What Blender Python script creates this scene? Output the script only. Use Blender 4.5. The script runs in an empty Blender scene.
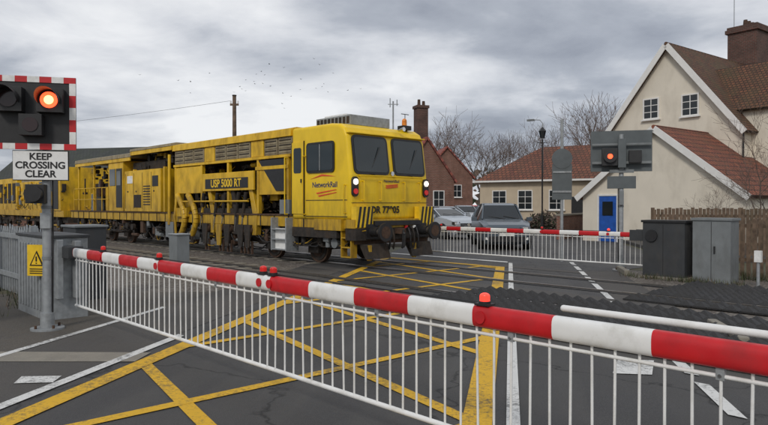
import bpy, bmesh, math, random
from mathutils import Vector, Matrix, Euler
R=math.radians
random.seed(7)
scene=bpy.context.scene
A=R(-46.2)                       # railway direction
U=Vector((math.cos(A),math.sin(A),0)); N=Vector((-math.sin(A),math.cos(A),0))
RA=R(-11.1)                      # road frame rotation
def TW(s,d,z=0): return U*s+N*d+Vector((0,0,z))

# ------------------------------------------------------------------ materials
MATS={}
def nt(name):
    m=bpy.data.materials.new(name); m.use_nodes=True
    t=m.node_tree; b=t.nodes['Principled BSDF']
    return m,t,b
def M(name,col,rough=.6,metal=0,var=.2,scale=6,bump=0,bscale=60,emit=None,estr=0,dirt=None,dirtamt=.0,dscale=(2,2,.7),spec=.5,zg=None):
    if name in MATS: return MATS[name]
    m,t,b=nt(name); L=t.links
    tc=t.nodes.new('ShaderNodeTexCoord')
    n=t.nodes.new('ShaderNodeTexNoise'); n.inputs['Scale'].default_value=scale; n.inputs['Detail'].default_value=4
    L.new(tc.outputs['Object'],n.inputs['Vector'])
    mx=t.nodes.new('ShaderNodeMix'); mx.data_type='RGBA'
    mr=t.nodes.new('ShaderNodeMapRange'); mr.inputs[1].default_value=.3; mr.inputs[2].default_value=.7
    L.new(n.outputs['Fac'],mr.inputs[0]); L.new(mr.outputs[0],mx.inputs[0])
    c=Vector(col); 
    mx.inputs[6].default_value=(*[max(0,x*(1-var)) for x in c],1)
    mx.inputs[7].default_value=(*[min(1,x*(1+var*.6)) for x in c],1)
    out=mx.outputs[2]
    if dirt:
        mp=t.nodes.new('ShaderNodeMapping'); mp.inputs['Scale'].default_value=dscale
        L.new(tc.outputs['Object'],mp.inputs[0])
        n2=t.nodes.new('ShaderNodeTexNoise'); n2.inputs['Scale'].default_value=1.6; n2.inputs['Detail'].default_value=7; n2.inputs['Roughness'].default_value=.65
        L.new(mp.outputs[0],n2.inputs['Vector'])
        r2=t.nodes.new('ShaderNodeMapRange'); r2.inputs[1].default_value=.48; r2.inputs[2].default_value=.72; r2.inputs[4].default_value=dirtamt
        L.new(n2.outputs['Fac'],r2.inputs[0])
        m2=t.nodes.new('ShaderNodeMix'); m2.data_type='RGBA'
        L.new(r2.outputs[0],m2.inputs[0]); L.new(out,m2.inputs[6]); m2.inputs[7].default_value=(*dirt,1)
        out=m2.outputs[2]
        rr=t.nodes.new('ShaderNodeMapRange'); rr.inputs[3].default_value=rough; rr.inputs[4].default_value=min(1,rough+.3); rr.inputs[1].default_value=.4; rr.inputs[2].default_value=.7
        L.new(n2.outputs['Fac'],rr.inputs[0]); L.new(rr.outputs[0],b.inputs['Roughness'])
    if zg:   # road film: brake dust and oil building up towards the rails + rain streaks
        sp=t.nodes.new('ShaderNodeSeparateXYZ'); L.new(tc.outputs['Object'],sp.inputs[0])
        rz=t.nodes.new('ShaderNodeMapRange'); rz.inputs[1].default_value=zg[0]; rz.inputs[2].default_value=zg[1]; rz.inputs[3].default_value=1; rz.inputs[4].default_value=0; L.new(sp.outputs[2],rz.inputs[0])
        n5=t.nodes.new('ShaderNodeTexNoise'); n5.inputs['Scale'].default_value=5; n5.inputs['Detail'].default_value=7; n5.inputs['Roughness'].default_value=.7
        mp5=t.nodes.new('ShaderNodeMapping'); mp5.inputs['Scale'].default_value=(2,2,.35); L.new(tc.outputs['Object'],mp5.inputs[0]); L.new(mp5.outputs[0],n5.inputs['Vector'])
        r6=t.nodes.new('ShaderNodeMapRange'); r6.inputs[1].default_value=.35; r6.inputs[2].default_value=.65; r6.inputs[3].default_value=.25; L.new(n5.outputs['Fac'],r6.inputs[0])
        mu=t.nodes.new('ShaderNodeMath'); mu.operation='MULTIPLY'; L.new(rz.outputs[0],mu.inputs[0]); L.new(r6.outputs[0],mu.inputs[1])
        mu2=t.nodes.new('ShaderNodeMath'); mu2.operation='MULTIPLY'; L.new(mu.outputs[0],mu2.inputs[0]); mu2.inputs[1].default_value=zg[2]
        m7=t.nodes.new('ShaderNodeMix'); m7.data_type='RGBA'; L.new(mu2.outputs[0],m7.inputs[0]); L.new(out,m7.inputs[6]); m7.inputs[7].default_value=(.07,.045,.025,1); out=m7.outputs[2]
    L.new(out,b.inputs['Base Color'])
    b.inputs['Roughness'].default_value=rough; b.inputs['Metallic'].default_value=metal
    b.inputs['Specular IOR Level'].default_value=spec
    if bump:
        n3=t.nodes.new('ShaderNodeTexNoise'); n3.inputs['Scale'].default_value=bscale; n3.inputs['Detail'].default_value=4
        L.new(tc.outputs['Object'],n3.inputs['Vector'])
        bp=t.nodes.new('ShaderNodeBump'); bp.inputs['Strength'].default_value=bump; bp.inputs['Distance'].default_value=.02
        L.new(n3.outputs['Fac'],bp.inputs['Height']); L.new(bp.outputs[0],b.inputs['Normal'])
    if emit:
        b.inputs['Emission Color'].default_value=(*emit,1); b.inputs['Emission Strength'].default_value=estr
    MATS[name]=m; return m
def tilemat(name,c1,c2,mortar,w=.3,h=.3,bump=.6,msize=.02,wall=False,moss=None,offset=.5):
    m,t,b=nt(name); L=t.links
    tc=t.nodes.new('ShaderNodeTexCoord'); vec=tc.outputs['Object']
    if wall:
        sp=t.nodes.new('ShaderNodeSeparateXYZ'); L.new(vec,sp.inputs[0])
        ad=t.nodes.new('ShaderNodeMath'); L.new(sp.outputs[0],ad.inputs[0]); L.new(sp.outputs[1],ad.inputs[1])
        cb=t.nodes.new('ShaderNodeCombineXYZ'); L.new(ad.outputs[0],cb.inputs[0]); L.new(sp.outputs[2],cb.inputs[1]); vec=cb.outputs[0]
    br=t.nodes.new('ShaderNodeTexBrick'); br.inputs['Scale'].default_value=1
    br.inputs['Brick Width'].default_value=w; br.inputs['Row Height'].default_value=h; br.inputs['Mortar Size'].default_value=msize
    br.inputs['Color1'].default_value=(*c1,1); br.inputs['Color2'].default_value=(*c2,1); br.inputs['Mortar'].default_value=(*mortar,1)
    br.inputs['Bias'].default_value=0; br.offset=offset
    L.new(vec,br.inputs['Vector'])
    n=t.nodes.new('ShaderNodeTexNoise'); n.inputs['Scale'].default_value=1.2; n.inputs['Detail'].default_value=7; n.inputs['Roughness'].default_value=.7
    L.new(tc.outputs['Object'],n.inputs['Vector'])
    mr=t.nodes.new('ShaderNodeMapRange'); mr.inputs[1].default_value=.42; mr.inputs[2].default_value=.68; mr.inputs[4].default_value=.75
    L.new(n.outputs['Fac'],mr.inputs[0])
    mx=t.nodes.new('ShaderNodeMix'); mx.data_type='RGBA'; L.new(mr.outputs[0],mx.inputs[0]); L.new(br.outputs['Color'],mx.inputs[6])
    mx.inputs[7].default_value=(*(moss or [x*.5 for x in c1]),1)
    L.new(mx.outputs[2],b.inputs['Base Color']); b.inputs['Roughness'].default_value=.85
    bp=t.nodes.new('ShaderNodeBump'); bp.inputs['Strength'].default_value=bump; bp.inputs['Distance'].default_value=.03; bp.invert=True
    L.new(br.outputs['Fac'],bp.inputs['Height']); L.new(bp.outputs[0],b.inputs['Normal'])
    MATS[name]=m; return m
def groundmat(name,c1,c2,c3,s1=3,s2=60,bump=.4,rough=.9,vor=False,patch=.5,crack=None):
    m,t,b=nt(name); L=t.links
    tc=t.nodes.new('ShaderNodeTexCoord')
    n1=t.nodes.new('ShaderNodeTexNoise'); n1.inputs['Scale'].default_value=s1; n1.inputs['Detail'].default_value=9; n1.inputs['Roughness'].default_value=.68
    L.new(tc.outputs['Object'],n1.inputs['Vector'])
    if vor:
        n2=t.nodes.new('ShaderNodeTexVoronoi'); fo=n2.outputs['Color']
    else:
        n2=t.nodes.new('ShaderNodeTexNoise'); n2.inputs['Detail'].default_value=3; fo=n2.outputs['Fac']
    n2.inputs['Scale'].default_value=s2
    L.new(tc.outputs['Object'],n2.inputs['Vector'])
    mr=t.nodes.new('ShaderNodeMapRange'); mr.inputs[1].default_value=.35; mr.inputs[2].default_value=.68
    L.new(n1.outputs['Fac'],mr.inputs[0])
    mx=t.nodes.new('ShaderNodeMix'); mx.data_type='RGBA'; L.new(mr.outputs[0],mx.inputs[0]); mx.inputs[6].default_value=(*c1,1); mx.inputs[7].default_value=(*c2,1)
    r2=t.nodes.new('ShaderNodeMapRange'); r2.inputs[1].default_value=.45; r2.inputs[2].default_value=.8; r2.inputs[4].default_value=patch
    L.new(fo,r2.inputs[0])
    m2=t.nodes.new('ShaderNodeMix'); m2.data_type='RGBA'; L.new(r2.outputs[0],m2.inputs[0]); L.new(mx.outputs[2],m2.inputs[6]); m2.inputs[7].default_value=(*c3,1)
    out=m2.outputs[2]
    if crack:
        mp=t.nodes.new('ShaderNodeMapping'); mp.inputs['Scale'].default_value=(1.6,.10,1); L.new(tc.outputs['Object'],mp.inputs[0])
        n4=t.nodes.new('ShaderNodeTexNoise'); n4.inputs['Scale'].default_value=1.3; n4.inputs['Detail'].default_value=5; L.new(mp.outputs[0],n4.inputs['Vector'])
        r4=t.nodes.new('ShaderNodeMapRange'); r4.inputs[1].default_value=.42; r4.inputs[2].default_value=.62; r4.inputs[4].default_value=.6; L.new(n4.outputs['Fac'],r4.inputs[0])
        m4=t.nodes.new('ShaderNodeMix'); m4.data_type='RGBA'; L.new(r4.outputs[0],m4.inputs[0]); L.new(out,m4.inputs[6]); m4.inputs[7].default_value=(*crack,1); out=m4.outputs[2]
        nd=t.nodes.new('ShaderNodeTexNoise'); nd.inputs['Scale'].default_value=2.5; nd.inputs['Detail'].default_value=5; L.new(tc.outputs['Object'],nd.inputs['Vector'])
        va=t.nodes.new('ShaderNodeVectorMath'); va.operation='MULTIPLY_ADD'; L.new(nd.outputs['Color'],va.inputs[0]); va.inputs[1].default_value=(.7,.7,0); L.new(tc.outputs['Object'],va.inputs[2])
        vr=t.nodes.new('ShaderNodeTexVoronoi'); vr.feature='DISTANCE_TO_EDGE'; vr.inputs['Scale'].default_value=.42; L.new(va.outputs[0],vr.inputs['Vector'])
        r5=t.nodes.new('ShaderNodeMapRange'); r5.inputs[1].default_value=.0; r5.inputs[2].default_value=.010; r5.inputs[3].default_value=.85; r5.inputs[4].default_value=0; L.new(vr.outputs['Distance'],r5.inputs[0])
        m5=t.nodes.new('ShaderNodeMix'); m5.data_type='RGBA'; L.new(r5.outputs[0],m5.inputs[0]); L.new(out,m5.inputs[6]); m5.inputs[7].default_value=(.014,.014,.014,1); out=m5.outputs[2]
    L.new(out,b.inputs['Base Color'])
    rr=t.nodes.new('ShaderNodeMapRange'); rr.inputs[1].default_value=.3; rr.inputs[2].default_value=.7; rr.inputs[3].default_value=rough-.35; rr.inputs[4].default_value=rough; L.new(n1.outputs['Fac'],rr.inputs[0]); L.new(rr.outputs[0],b.inputs['Roughness'])
    bp=t.nodes.new('ShaderNodeBump'); bp.inputs['Strength'].default_value=bump; bp.inputs['Distance'].default_value=.02
    L.new(fo,bp.inputs['Height']); L.new(bp.outputs[0],b.inputs['Normal'])
    MATS[name]=m; return m
def paintmat(name,col,under=(.06,.06,.06),wear=.5):
    m,t,b=nt(name); L=t.links
    tc=t.nodes.new('ShaderNodeTexCoord')
    n=t.nodes.new('ShaderNodeTexNoise'); n.inputs['Scale'].default_value=26; n.inputs['Detail'].default_value=8; n.inputs['Roughness'].default_value=.78
    L.new(tc.outputs['Object'],n.inputs['Vector'])
    n2=t.nodes.new('ShaderNodeTexNoise'); n2.inputs['Scale'].default_value=1.1; n2.inputs['Detail'].default_value=4
    L.new(tc.outputs['Object'],n2.inputs['Vector'])
    ad=t.nodes.new('ShaderNodeMath'); ad.operation='MULTIPLY_ADD'; L.new(n2.outputs['Fac'],ad.inputs[0]); ad.inputs[1].default_value=.5; L.new(n.outputs['Fac'],ad.inputs[2])
    mr=t.nodes.new('ShaderNodeMapRange'); mr.inputs[1].default_value=.74; mr.inputs[2].default_value=.92; mr.inputs[4].default_value=wear
    L.new(ad.outputs[0],mr.inputs[0])
    mx=t.nodes.new('ShaderNodeMix'); mx.data_type='RGBA'; L.new(mr.outputs[0],mx.inputs[0]); mx.inputs[6].default_value=(*col,1); mx.inputs[7].default_value=(*under,1)
    m3=t.nodes.new('ShaderNodeMix'); m3.data_type='RGBA'; m3.blend_type='MULTIPLY'; m3.inputs[0].default_value=.28
    L.new(mx.outputs[2],m3.inputs[6]); L.new(n2.outputs['Fac'],m3.inputs[7])
    L.new(m3.outputs[2],b.inputs['Base Color']); b.inputs['Roughness'].default_value=.75
    MATS[name]=m; return m

YEL=M('train_yellow',(.78,.47,.012),.4,0,.14,3,dirt=(.13,.07,.025),dirtamt=.65,dscale=(1.3,1.3,.5),zg=(.9,2.6,.75))
YELC=M('cab_yellow',(.90,.60,.008),.28,0,.05,3,dirt=(.42,.27,.05),dirtamt=.35,dscale=(1,1,.5),zg=(1.1,2.3,.5))
BLK=M('black_paint',(.018,.018,.019),.5,0,.3,10)
DRK=M('grimy_underframe',(.030,.025,.021),.8,0,.5,9,bump=.5,dirt=(.09,.058,.036),dirtamt=.6)
RUST=M('rusty_steel',(.08,.045,.028),.85,0,.4,12,bump=.3)
BEI=M('beige_panel',(.30,.25,.16),.7,0,.2,5,dirt=(.1,.07,.04),dirtamt=.6)
GLS=M('dark_glass',(.018,.023,.027),.08,0,.1,2,spec=.5)
GLR=M('railcar_glass',(.012,.022,.026),.05,0,.1,2,spec=.6)
WHT=M('white_paint',(.82,.82,.80),.42,0,.05,8,dirt=(.38,.36,.30),dirtamt=.5,dscale=(3,3,3))
RED=M('red_paint',(.58,.012,.018),.38,0,.12,8,dirt=(.24,.03,.03),dirtamt=.5,dscale=(3,3,3))
GRY=M('galvanised_steel',(.34,.36,.37),.5,.35,.2,14,dirt=(.2,.2,.19),dirtamt=.5)
GRC=M('grey_cabinet',(.19,.205,.21),.55,0,.15,4,dirt=(.09,.09,.08),dirtamt=.5)
DGC=M('dark_cabinet',(.04,.043,.046),.55,0,.2,4,dirt=(.09,.08,.07),dirtamt=.4)
SGB=M('sign_back_grey',(.10,.115,.12),.6,0,.15,5)
SGY=M('sign_yellow',(.85,.55,.02),.5)
STEEL=M('rail_steel',(.32,.29,.26),.28,.9,.2,20)
REDL=M('red_signal_lit',(.9,.05,.02),.3,emit=(1,.07,.02),estr=3.2)
REDH=M('red_signal_core',(.9,.3,.1),.3,emit=(1,.35,.12),estr=5)
REDO=M('red_lens',(.55,.02,.02),.15,emit=(1,.05,.03),estr=.15)
REDM=M('boom_lamp_lit',(.8,.03,.02),.2,emit=(1,.05,.03),estr=1.6)
HEAD=M('headlamp_lit',(1,.9,.75),.2,emit=(1,.88,.66),estr=6)
AMB=M('amber_lens',(.8,.25,.02),.3)
LENS=M('dark_lens',(.03,.015,.015),.12)
TXT=M('text_black',(.01,.01,.01),.5,var=0)
TXW=M('text_white',(.8,.8,.78),.5,var=0)
NAVY=M('navy_text',(.02,.03,.12),.5)
ORG=M('orange_red_logo',(.75,.08,.02),.5)
CREAM=M('cream_render',(.74,.68,.57),.85,0,.06,1.2,bump=.15,bscale=30,dirt=(.46,.41,.33),dirtamt=.5,dscale=(.7,.7,.35))
CREAM2=M('buff_render',(.54,.45,.33),.85,0,.1,1.2,dirt=(.3,.25,.18),dirtamt=.4,dscale=(.7,.7,.35))
WOODW=M('white_wood',(.78,.77,.74),.5,0,.06,5)
BLUE=M('blue_door',(.02,.10,.42),.4)
TIMB=M('weathered_timber',(.16,.11,.075),.85,0,.45,7,bump=.3,dirt=(.07,.065,.04),dirtamt=.6)
BARK=M('bark',(.10,.08,.065),.9,0,.4,3)
BARK2=M('twig',(.17,.12,.095),.9,0,.3,2)
IVY=M('ivy_leaves',(.03,.045,.018),.6,0,.5,3)
WEED=M('weed_leaves',(.07,.085,.03),.7,0,.5,3)
RUB=M('tyre_rubber',(.02,.02,.02),.8)
SILV=M('silver_car_paint',(.50,.54,.58),.25,.4,.04,2)
BLUG=M('bluegrey_car_paint',(.11,.135,.16),.22,.4,.04,2)
CHR=M('chrome',(.6,.6,.6),.15,1,.03)
PLT=M('number_plate',(.78,.78,.74),.5)
CONC=groundmat('concrete',(.22,.20,.165),(.30,.275,.225),(.16,.15,.12),4,80,.3)
ASPH=groundmat('asphalt',(.042,.042,.044),(.072,.070,.068),(.14,.135,.13),.9,150,.7,.86,patch=.6,crack=(.088,.085,.08))
ASPH2=groundmat('old_asphalt',(.058,.054,.05),(.092,.085,.077),(.15,.14,.125),1.2,120,.6,.92,patch=.6)
BALL=groundmat('ballast',(.075,.06,.05),(.13,.11,.09),(.25,.23,.2),2,26,1.0,.95,vor=True,patch=.85)
GRAV=groundmat('fine_gravel',(.07,.062,.052),(.115,.10,.082),(.2,.185,.16),1.6,90,.8,.95,patch=.7)
GRND=groundmat('earth_grass',(.06,.065,.03),(.10,.085,.05),(.05,.06,.025),.8,20,.5,.95)
YLN=paintmat('yellow_road_paint',(.84,.49,.02),wear=.85)
WLN=paintmat('white_road_paint',(.82,.82,.79),wear=.85)
RUBM=groundmat('rubber_panel',(.014,.014,.015),(.028,.027,.026),(.05,.045,.04),2,60,.5,.8)
RTILE=tilemat('red_pantiles',(.30,.095,.05),(.20,.06,.038),(.05,.022,.018),.24,.32,.9,.03,moss=(.13,.065,.035),offset=0)
BTILE=tilemat('brown_plain_tiles',(.19,.08,.042),(.11,.052,.032),(.03,.018,.014),.18,.16,.8,.02,moss=(.085,.07,.035))
OTILE=tilemat('orange_brown_tiles',(.25,.09,.05),(.15,.055,.038),(.05,.025,.018),.3,.3,.8,.03,moss=(.10,.055,.035))
PTILE=tilemat('pink_red_tiles',(.38,.11,.085),(.30,.09,.065),(.12,.04,.035),.3,.3,.7,.03,moss=(.24,.08,.055))
SLATE=tilemat('slate',(.06,.065,.062),(.045,.05,.047),(.02,.02,.022),.3,.25,.5,.015,moss=(.05,.06,.04))
BRICK=tilemat('red_brick',(.26,.10,.065),(.18,.065,.045),(.25,.22,.18),.225,.075,.5,.01,wall=True,moss=(.12,.06,.04))
BRICKC=tilemat('chimney_brick',(.15,.06,.045),(.09,.04,.03),(.13,.11,.09),.225,.085,.5,.012,wall=True,moss=(.05,.03,.025))

# ------------------------------------------------------------------ mesh builder
class MB:
    def __init__(s): s.v=[];s.f=[];s.m=[];s.sm=[];s.mats=[]
    def mi(s,m):
        if m not in s.mats: s.mats.append(m)
        return s.mats.index(m)
    def add(s,vs,fs,mat,smooth=False):
        o=len(s.v); s.v+= [tuple(x) for x in vs]; k=s.mi(mat)
        for f in fs: s.f.append([i+o for i in f]); s.m.append(k); s.sm.append(smooth)
    def box(s,c,d,mat,rot=None):
        hx,hy,hz=d[0]/2,d[1]/2,d[2]/2; c=Vector(c)
        vs=[Vector((x,y,z)) for x in(-hx,hx) for y in(-hy,hy) for z in(-hz,hz)]
        if rot is not None: vs=[rot@v for v in vs]
        s.add([v+c for v in vs],[(0,1,3,2),(4,6,7,5),(0,4,5,1),(2,3,7,6),(0,2,6,4),(1,5,7,3)],mat)
    def b2(s,a,b,mat):
        s.box([(a[i]+b[i])/2 for i in range(3)],[abs(a[i]-b[i]) for i in range(3)],mat)
    def cyl(s,p0,p1,r0,mat,r1=None,n=10,caps=True,smooth=True):
        p0=Vector(p0);p1=Vector(p1); r1=r0 if r1 is None else r1
        d=p1-p0
        if d.length<1e-6:return
        d.normalize(); a=d.orthogonal().normalized(); b=d.cross(a)
        vs=[]
        for p,r in((p0,r0),(p1,r1)):
            for i in range(n):
                t=2*math.pi*i/n; vs.append(p+(a*math.cos(t)+b*math.sin(t))*r)
        s.add(vs,[(i,(i+1)%n,n+(i+1)%n,n+i) for i in range(n)],mat,smooth)
        if caps:
            s.add(vs,[tuple(range(n))[::-1],tuple(range(n,2*n))],mat)
    def tube(s,pts,r,mat,n=6):
        for a,b in zip(pts[:-1],pts[1:]): s.cyl(a,b,r,mat,n=n,caps=True)
    def sph(s,c,r,mat,sc=(1,1,1),n=10):
        vs=[];fs=[]
        for i in range(n//2+1):
            ph=math.pi*i/(n//2)
            for j in range(n):
                t=2*math.pi*j/n
                vs.append((c[0]+r*sc[0]*math.sin(ph)*math.cos(t),c[1]+r*sc[1]*math.sin(ph)*math.sin(t),c[2]+r*sc[2]*math.cos(ph)))
        for i in range(n//2):
            for j in range(n):
                fs.append((i*n+j,i*n+(j+1)%n,(i+1)*n+(j+1)%n,(i+1)*n+j))
        s.add(vs,fs,mat,True)
    def prism(s,pts,vec,mat):
        vec=Vector(vec); n=len(pts); vs=[Vector(p) for p in pts]; vs+= [p+vec for p in vs]
        s.add(vs,[tuple(range(n))[::-1],tuple(range(n,2*n))]+[(i,(i+1)%n,n+(i+1)%n,n+i) for i in range(n)],mat)
    def rrect(s,c,ax,up,w,h,r,depth,mat):
        c=Vector(c);ax=Vector(ax).normalized();up=Vector(up).normalized(); nz=ax.cross(up); pts=[]
        for cx,cy,a0 in((w/2-r,h/2-r,0),(-w/2+r,h/2-r,90),(-w/2+r,-h/2+r,180),(w/2-r,-h/2+r,270)):
            for k in range(5):
                t=R(a0+k*22.5); pts.append(c+ax*(cx+r*math.cos(t))+up*(cy+r*math.sin(t)))
        s.prism(pts,nz*depth,mat)
    def poly(s,pts,mat): s.add(pts,[tuple(range(len(pts)))],mat)
    def obj(s,name,parent=None,loc=(0,0,0),rz=0,bevel=0,seg=2,recalc=True):
        me=bpy.data.meshes.new(name); me.from_pydata(s.v,[],s.f)
        for m in s.mats: me.materials.append(m)
        me.polygons.foreach_set('material_index',s.m); me.polygons.foreach_set('use_smooth',s.sm)
        if recalc:
            bm=bmesh.new(); bm.from_mesh(me); bmesh.ops.recalc_face_normals(bm,faces=bm.faces); bm.to_mesh(me); bm.free()
        me.update()
        o=bpy.data.objects.new(name,me); scene.collection.objects.link(o)
        o.location=loc; o.rotation_euler=(0,0,rz)
        if parent: o.parent=parent
        if bevel:
            b=o.modifiers.new('bevel','BEVEL'); b.width=bevel; b.segments=seg; b.limit_method='ANGLE'; b.angle_limit=R(35)
        return o
def empty(name,loc=(0,0,0),rz=0):
    e=bpy.data.objects.new(name,None); scene.collection.objects.link(e); e.location=loc; e.rotation_euler=(0,0,rz); return e
def text(body,parent,loc,rot,size,mat,name='lettering',align='CENTER',bold=.0):
    c=bpy.data.curves.new(name,'FONT'); c.body=body; c.size=size; c.align_x=align; c.align_y='CENTER'; c.extrude=.001; c.offset=bold
    o=bpy.data.objects.new(name,c); scene.collection.objects.link(o); c.materials.append(mat)
    o.parent=parent; o.location=loc; o.rotation_euler=rot; return o

# ------------------------------------------------------------------ ground, road
mb=MB(); mb.poly([(-900,-300,0),(900,-300,0),(900,1500,0),(-900,1500,0)],GRND); mb.obj('ground')
mb=MB()
mb.poly([(-90,4.6,.004),(60,4.6,.004),(60,15.2,.004),(-90,15.2,.004)],BALL); mb.obj('ballast',rz=A)
mb=MB()
mb.poly([(-12,-6,.0060),(-5.27,-6,.0060),(-5.27,11,.0060),(-12,9,.0060)],GRAV); mb.obj('gravel_verge',rz=RA)
mb=MB()
mb.poly([(-5.3,-12,.010),(6,-12,.010),(6,5.2,.010),(2.55,7.6,.010),(2.55,16.2,.010),(4.6,19,.010),(4.6,24,.010),(3.6,70,.010),(-3.9,70,.010),(-3.9,21,.010),(-5.3,21,.010)],ASPH)
mb.obj('road',rz=RA)
mb=MB()
mb.poly([(-5.28,-12,.014),(-4.0,-12,.014),(-4.0,15,.014),(-5.28,15,.014)],ASPH2)
mb.poly([(1.75,6.9,.014),(2.54,7.6,.014),(2.54,16,.014),(1.75,16,.014)],ASPH2)
mb.obj('footpath',rz=RA)

def clip(poly,cl):
    out=poly
    n=len(cl)
    for i in range(n):
        a=cl[i]; b=cl[(i+1)%n]; inp=out; out=[]
        if not inp: break
        def side(p): return (b[0]-a[0])*(p[1]-a[1])-(b[1]-a[1])*(p[0]-a[0])
        for j in range(len(inp)):
            p=inp[j]; q=inp[(j+1)%len(inp)]; sp=side(p); sq=side(q)
            if sp>=0: out.append(p)
            if sp*sq<0:
                t=sp/(sp-sq); out.append((p[0]+(q[0]-p[0])*t,p[1]+(q[1]-p[1])*t))
    return out
q0=Vector((math.cos(RA),math.sin(RA))); r0=Vector((-math.sin(RA),math.cos(RA)))
def QD(q,d):
    n=Vector((N.x,N.y)); r=(d-q*q0.dot(n))/r0.dot(n)
    return q0*q+r0*r
corn=[QD(-3.6,1.0),QD(-.14,1.0),QD(-.14,13.3),QD(-3.6,13.3)]
cl=[(c.x,c.y) for c in corn]
mb=MB()
def strip(dirv,nrm,c,w,z):
    P=nrm*c; a=P-dirv*40-nrm*w/2; b=P+dirv*40-nrm*w/2; c2=P+dirv*40+nrm*w/2; d=P-dirv*40+nrm*w/2
    pg=clip([(a.x,a.y),(b.x,b.y),(c2.x,c2.y),(d.x,d.y)],cl)
    if len(pg)>2: mb.poly([(p[0],p[1],z) for p in pg],YLN)
d2=Vector((-.53,.848)); n2=Vector((.848,.53))
for c in (-.3,1.35,3.02,4.5,6.1,7.7,9.3,10.9,12.5,14.1): strip(d2,n2,c,.125,.0170)
d1=Vector((.743,.669)); n1=Vector((-.669,.743))
for c in (1.1,3.0,4.88,6.8,8.7,10.6,12.5,14.4,16.3): strip(d1,n1,c,.125,.0185)
def qline(qa,qb,da,db,z,mat):
    p=[QD(qa,da),QD(qb,da),QD(qb,db),QD(qa,db)]
    mb.poly([(x.x,x.y,z) for x in p],mat)
qline(-3.7,-3.5,1.0,13.3,.0200,YLN); qline(-.34,-.12,-3,13.3,.0200,YLN)
qline(-3.7,-.12,.8,1.0,.0215,YLN); qline(-3.7,-.12,13.3,13.5,.0215,YLN)
mb.obj('yellow_box_marking')
mb=MB()
qline(-.02,.08,-4,14.6,.0200,WLN)
qline(-3.98,-3.86,-2,3.6,.0200,WLN); qline(-5.3,-5.2,1.2,4.4,.0200,WLN)
d=1.2
while d<16: qline(1.62,1.73,d,d+.75,.0200,WLN); d+=1.0
qline(-3.8,-.05,14.6,14.85,.0200,WLN)
mb.poly([(-3.28,5.65,.021),(-2.95,5.68,.021),(-2.98,5.90,.021),(-3.34,5.88,.021)],WLN)
mb.poly([(2.15,6.0,.018),(2.5,5.95,.018),(2.75,6.5,.018),(2.4,6.55,.018)],WLN)
mb.obj('white_road_marking')
mb=MB()
mb.poly([(-4.6,6.45,.018),(-2.52,6.45,.018),(-2.5,6.85,.018),(-4.7,6.9,.018)],CONC)
mb.obj('concrete_slab')
mb=MB()
for dd,w_ in((9.85,.5),(6.3,.45),(13.55,.35)):
    p=[QD(-5.2,dd),QD(2.5,dd),QD(2.5,dd+w_),QD(-5.2,dd+w_)]; mb.poly([(x.x,x.y,.0155) for x in p],ASPH2)
mb.obj('road_repair_patch')
mb=MB(); mb.cyl((1.9,9.2,.010),(1.9,9.2,.022),.3,RUST,n=24); mb.cyl((1.9,9.2,.022),(1.9,9.2,.026),.25,DRK,n=24); mb.obj('manhole_cover')
mb=MB()
mb.prism([(4.8,19.2,0),(9,19.2,0),(9,70,0),(3.8,70,0),(4.8,24,0)],(0,0,.12),ASPH2)
mb.prism([(-4.05,24,0),(-4.05,70,0),(-7,70,0),(-7,24,0)],(0,0,.12),ASPH2)
mb.b2((4.65,19.2,0),(4.8,24,.125),CONC)
mb.obj('pavement',rz=RA)
mb=MB()
mb.b2((2.56,7.9,0),(2.68,9.1,.10),CONC); mb.b2((2.56,15.3,0),(2.68,16.4,.12),CONC); mb.b2((2.9,7.2,0),(3.6,7.45,.05),CONC); mb.b2((3.0,8.1,0),(3.5,8.4,.04),CONC)
mb.obj('kerb_stones',rz=RA,bevel=.015)

# ------------------------------------------------------------------ tracks
def track(cd):
    e=empty('railway_track',TW(0,cd),A)
    mb=MB()
    for y in(-.74,.74):
        mb.b2((-80,y-.035,0),(50,y+.035,.045),STEEL)
        mb.b2((-80,y-.13,0),(50,y-.036,.024),BLK)
        mb.b2((-80,y+.036,0),(50,y+.10,.022),BLK)
    mb.obj('rails',e)
    mb=MB()
    x=-70
    while x<30:
        if not(-13.6<x<-4.2): mb.b2((x,-1.25,0),(x+.25,1.25,.02),CONC)
        x+=.65
    mb.obj('sleepers',e)
    mb=MB()
    x0=-4.9-(cd-11.8)*-.63
    for yy in (-1.40,-1.16,-.55,-.33,-.11,.11,.33,.55,.96,1.2,1.44):
        xx=x0
        while xx<x0+9:
            mb.b2((xx,yy-.108,.02),(xx+.215,yy+.108,.045),RUBM)
            mb.add([(xx+.01,yy-.10,.045),(xx+.205,yy-.10,.045),(xx+.205,yy+.10,.045),(xx+.01,yy+.10,.045),(xx+.107,yy-.02,.115),(xx+.107,yy+.02,.115)],
                   [(0,1,4),(1,2,5,4),(2,3,5),(3,0,4,5)],RUBM)
            xx+=.22
    mb.obj('trespass_panels',e)
track(11.75); track(8.1)

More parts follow.
